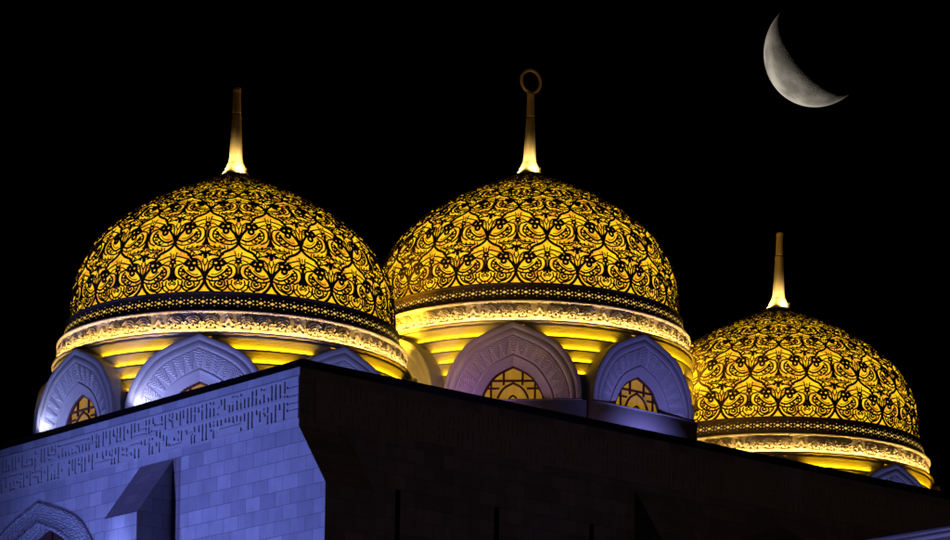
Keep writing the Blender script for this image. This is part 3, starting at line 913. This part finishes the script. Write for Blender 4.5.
buttress(14.26, 16.12, 1.39, -1.84, -3.74, 'right')

# portals: carved surround, reveal, dark doorway
M_CARVE = None
def carve_mat():
    m, nt, b = mat('carved_portal_stone')
    b.inputs['Roughness'].default_value = .75; b.inputs['Base Color'].default_value = (.30, .29, .28, 1)
    uv = node(nt, 'ShaderNodeUVMap')
    w1 = node(nt, 'ShaderNodeTexVoronoi'); w1.inputs['Scale'].default_value = 5.5; w1.feature = 'DISTANCE_TO_EDGE'
    w1.inputs['Randomness'].default_value = .55
    nt.links.new(uv.outputs['UV'], w1.inputs['Vector'])
    mr = node(nt, 'ShaderNodeMapRange'); mr.inputs['From Max'].default_value = .16; mr.inputs['To Min'].default_value = 1; mr.inputs['To Max'].default_value = 0
    nt.links.new(w1.outputs['Distance'], mr.inputs['Value'])
    bp = node(nt, 'ShaderNodeBump'); bp.inputs['Strength'].default_value = 1; bp.inputs['Distance'].default_value = .04
    nt.links.new(mr.outputs['Result'], bp.inputs['Height']); nt.links.new(bp.outputs['Normal'], b.inputs['Normal'])
    return m
M_CARVE = carve_mat()
def portal(cx, to3):
    n = 81
    c = arch_curve(n)
    def line(w, h, dz=0.0):
        p = np.stack([cx + c[:, 0] * w, PZ + c[:, 1] * h], -1)
        return np.concatenate([[[cx - w, 0.0]], p, [[cx + w, 0.0]]])
    def strip(rows, name, m, parent):
        V, UV = [], []
        for q, d, k in rows:
            V.append([to3(p[0], p[1], d) for p in q])
            L = np.concatenate([[0], np.cumsum(np.hypot(*np.diff(q, axis=0).T))]); UV.append(np.stack([L, np.full(len(q), k)], -1))
        V = np.stack([np.array(v) for v in V], 1); UV = np.stack(UV, 1)
        return mesh_np(name, V.reshape(-1, 3), grid_quads(V.shape[0], V.shape[1]), m, parent, uv=UV.reshape(-1, 2))
    s1 = strip([(line(4.02, 3.50), .01, 0), (line(4.0, 3.48), -.07, .05), (line(3.86, 3.36), -.07, .2), (line(3.84, 3.34), -.03, .25), (line(2.86, 2.80), -.03, 1.2), (line(2.84, 2.78), -.07, 1.25), (line(2.72, 2.68), -.07, 1.35), (line(2.70, 2.66), -.05, 1.4), (line(2.70, 2.66), .6, 2.0)], 'portal_surround', M_CARVE, hall)
    q = line(2.70, 2.66)
    tri = tessellate_polygon([[Vector((p[0], p[1], 0)) for p in q]])
    door = mesh_np('portal_door', [to3(p[0], p[1], .58) for p in q], None, M_DOOR, hall, tris=tri)
    a = Acc()
    for sx in (-1.35, 0, 1.35):
        zt = PZ + 2.6 * float(np.interp(1 - abs(sx) / 2.7, 1 - fine[:, 0], fine[:, 1]))
        tube(a, [to3(cx + sx, 0.02, .54), to3(cx + sx, zt, .54)], .06, 6)
    tube(a, [to3(cx - 2.7, PZ, .54), to3(cx + 2.7, PZ, .54)], .06, 6)
    a.build('door_frame', M_MULL, door)
portal(PORT_L, lambda u, z, d: (d, u, z))
portal(PORT_R, lambda u, z, d: (u, d, z))

# set-back coping with its shade put into the colour, and the flat roof
a = Acc()
sb, ht = .35, .36
for (x0, x1, y0, y1) in ((sb, sb + .5, sb, LWL), (sb + .503, RWL, sb, sb + .5)):
    box(a, x0, x1, y0, y1, HW - 1.0, HW + ht)
a.build('parapet_coping', M_COPING, hall)
a = Acc()
a.add([(0, 0, HW), (RWL, 0, HW), (RWL, sb, HW), (0, sb, HW), (sb, sb, HW), (sb, LWL, HW), (0, LWL, HW)], [(0, 1, 2, 3)], [(3, 4, 5), (3, 5, 6)])
a.build('wall_cap', M_PLAIN, hall)
a = Acc(); a.add([(.6, .6, HW - 1.25), (RWL, .6, HW - 1.25), (RWL, LWL, HW - 1.25), (.6, LWL, HW - 1.25)], [(0, 1, 2, 3)])
a.build('roof', M_ROOF, hall)

# low wing in front of the side wall, its lit edge cuts the lower right corner
wing = empty('side_wing', tuple(W(18.13, -5.2, 0)), TH, 'low side wing with pale blue lit roof edge in front of the dark wall', 'building')
zt = HW - 3.90
a = Acc(); box(a, .10, 13, -24, -.1, 0, zt - .32); a.build('wall', M_PLAIN, wing)
a = Acc(); box(a, 0, 13.1, -24.1, 0, zt - .30, zt - .16); box(a, .03, 13.07, -24.07, -.03, zt - .157, zt); a.build('roof_edge', M_PLAIN, wing)

# ------------------------------------------------------------------ ground, moon
n = 96
t = np.arange(n) * 2 * PI / n
v = [(0, 100, 0)] + [(5000 * math.cos(q), 100 + 5000 * math.sin(q), 0) for q in t]
g = mesh_np('ground', v, None, M_GROUND, None, tris=[(0, i + 1, (i + 1) % n + 1) for i in range(n)])
g['kind'] = 'structure'; g['label'] = 'dark paved ground around the mosque'

MD = 12000.0
mray = ray(817.0, 51.6)
mloc = Vector((0, 0, CAM_Z)) + mray * MD
MR = 54.3 / 3025.2 * MD * .975
import bmesh
bm = bmesh.new()
bmesh.ops.create_icosphere(bm, subdivisions=6, radius=MR)
me = bpy.data.meshes.new('crescent_moon'); bm.to_mesh(me); bm.free()
me.polygons.foreach_set('use_smooth', np.ones(len(me.polygons), dtype=bool))
def moon_mat():
    m, nt, b = mat('moon_rock')
    b.inputs['Roughness'].default_value = 1; b.inputs['Specular IOR Level'].default_value = 0
    tc = node(nt, 'ShaderNodeTexCoord')
    mp = node(nt, 'ShaderNodeMapping'); mp.inputs['Scale'].default_value = (1 / MR,) * 3
    nt.links.new(tc.outputs['Object'], mp.inputs['Vector'])
    n1 = node(nt, 'ShaderNodeTexNoise'); n1.inputs['Scale'].default_value = 2.2; n1.inputs['Detail'].default_value = 8
    nt.links.new(mp.outputs[0], n1.inputs['Vector'])
    cr = node(nt, 'ShaderNodeValToRGB'); e = cr.color_ramp.elements
    e[0].position = .38; e[0].color = (.24, .222, .19, 1); e[1].position = .62; e[1].color = (.48, .45, .39, 1)
    nt.links.new(n1.outputs['Fac'], cr.inputs['Fac']); nt.links.new(cr.outputs['Color'], b.inputs['Base Color'])
    vo = node(nt, 'ShaderNodeTexVoronoi'); vo.inputs['Scale'].default_value = 9
    vo2 = node(nt, 'ShaderNodeTexVoronoi'); vo2.inputs['Scale'].default_value = 22
    for q in (vo, vo2): nt.links.new(mp.outputs[0], q.inputs['Vector'])
    def crater(vn, mx):
        r = node(nt, 'ShaderNodeValToRGB'); ee = r.color_ramp.elements
        ee[0].position = 0; ee[0].color = (.2, .2, .2, 1); ee[1].position = .5; ee[1].color = (.6, .6, .6, 1)
        k = r.color_ramp.elements.new(.22); k.color = (.25, .25, .25, 1)
        k = r.color_ramp.elements.new(.30); k.color = (1, 1, 1, 1)
        nt.links.new(vn.outputs['Distance'], r.inputs['Fac'])
        return r
    c1, c2 = crater(vo, .3), crater(vo2, .3)
    ad = node(nt, 'ShaderNodeMath', operation='MULTIPLY_ADD'); ad.inputs[1].default_value = .45
    nt.links.new(c2.outputs['Color'], ad.inputs[0]); nt.links.new(c1.outputs['Color'], ad.inputs[2])
    bp = node(nt, 'ShaderNodeBump'); bp.inputs['Strength'].default_value = .22; bp.inputs['Distance'].default_value = MR * .012
    nt.links.new(ad.outputs[0], bp.inputs['Height']); nt.links.new(bp.outputs['Normal'], b.inputs['Normal'])
    return m
me.materials.append(moon_mat())
mo = bpy.data.objects.new('crescent_moon', me); col.objects.link(mo); mo.location = mloc
mo['label'] = 'grey crescent moon lit at its lower left, in the black sky'; mo['category'] = 'moon'

# ------------------------------------------------------------------ light
w = mray.normalized()
u = w.cross(Vector((0, 0, 1))).normalized(); vup = u.cross(w).normalized()
# image roll
ur = u * cr_ + vup * sr_; vr = vup * cr_ - u * sr_
sund = (ur * (-.76 * .88) + vr * (-.65 * .88) + w * .41).normalized()
sl = bpy.data.lights.new('sun', 'SUN'); sl.energy = 5.0; sl.angle = math.radians(.5); sl.color = (1, .96, .9)
so = bpy.data.objects.new('sun', sl); col.objects.link(so)
so.rotation_euler = sund.to_track_quat('Z', 'Y').to_euler(); so.location = (0, -50, 60)

wld = bpy.data.worlds.new('World'); scene.world = wld; wld.use_nodes = True
nt = wld.node_tree
sky = nt.nodes.new('ShaderNodeTexSky'); sky.sky_type = 'NISHITA'; sky.sun_disc = False
sky.sun_elevation = math.asin(sund.z); sky.sun_rotation = math.atan2(sund.x, sund.y)
nt.links.new(sky.outputs['Color'], nt.nodes['Background'].inputs['Color'])
nt.nodes['Background'].inputs['Strength'].default_value = .05

def spot(name, loc, aim, energy, c, angle=60, blend=.8, rad=.15):
    l = bpy.data.lights.new(name, 'SPOT'); l.energy = energy; l.color = c
    l.spot_size = math.radians(angle); l.spot_blend = blend; l.shadow_soft_size = rad
    o = bpy.data.objects.new(name, l); col.objects.link(o); o.location = loc
    o.rotation_euler = (Vector(loc) - Vector(aim)).to_track_quat('Z', 'Y').to_euler()
    return o
def dl(i, az, r, z):
    """point in the frame of dome i"""
    loc, sc_ = DOMES[i]
    t = math.radians(az) + ROTD
    return Vector(loc) + Vector((r * math.sin(t), -r * math.cos(t), z)) * sc_
LIGHTS()
for i in range(3):
    for az in (-60, 30, 180):
        spot('finial_lamp', dl(i, az, .86, 6.62), dl(i, az, .16, 6.98), FIN, (1, .72, .31), 84, .9, .04)

# ------------------------------------------------------------------ render
scene.render.engine = 'CYCLES'
scene.view_settings.view_transform = 'Standard'
scene.view_settings.look = 'None'
scene.view_settings.exposure = 0; scene.view_settings.gamma = 1
scene.view_settings.use_curve_mapping = False
scene.cycles.use_denoising = True
scene.cycles.max_bounces = 5
scene.cycles.sample_clamp_indirect = 4
scene.cycles.use_light_tree = True
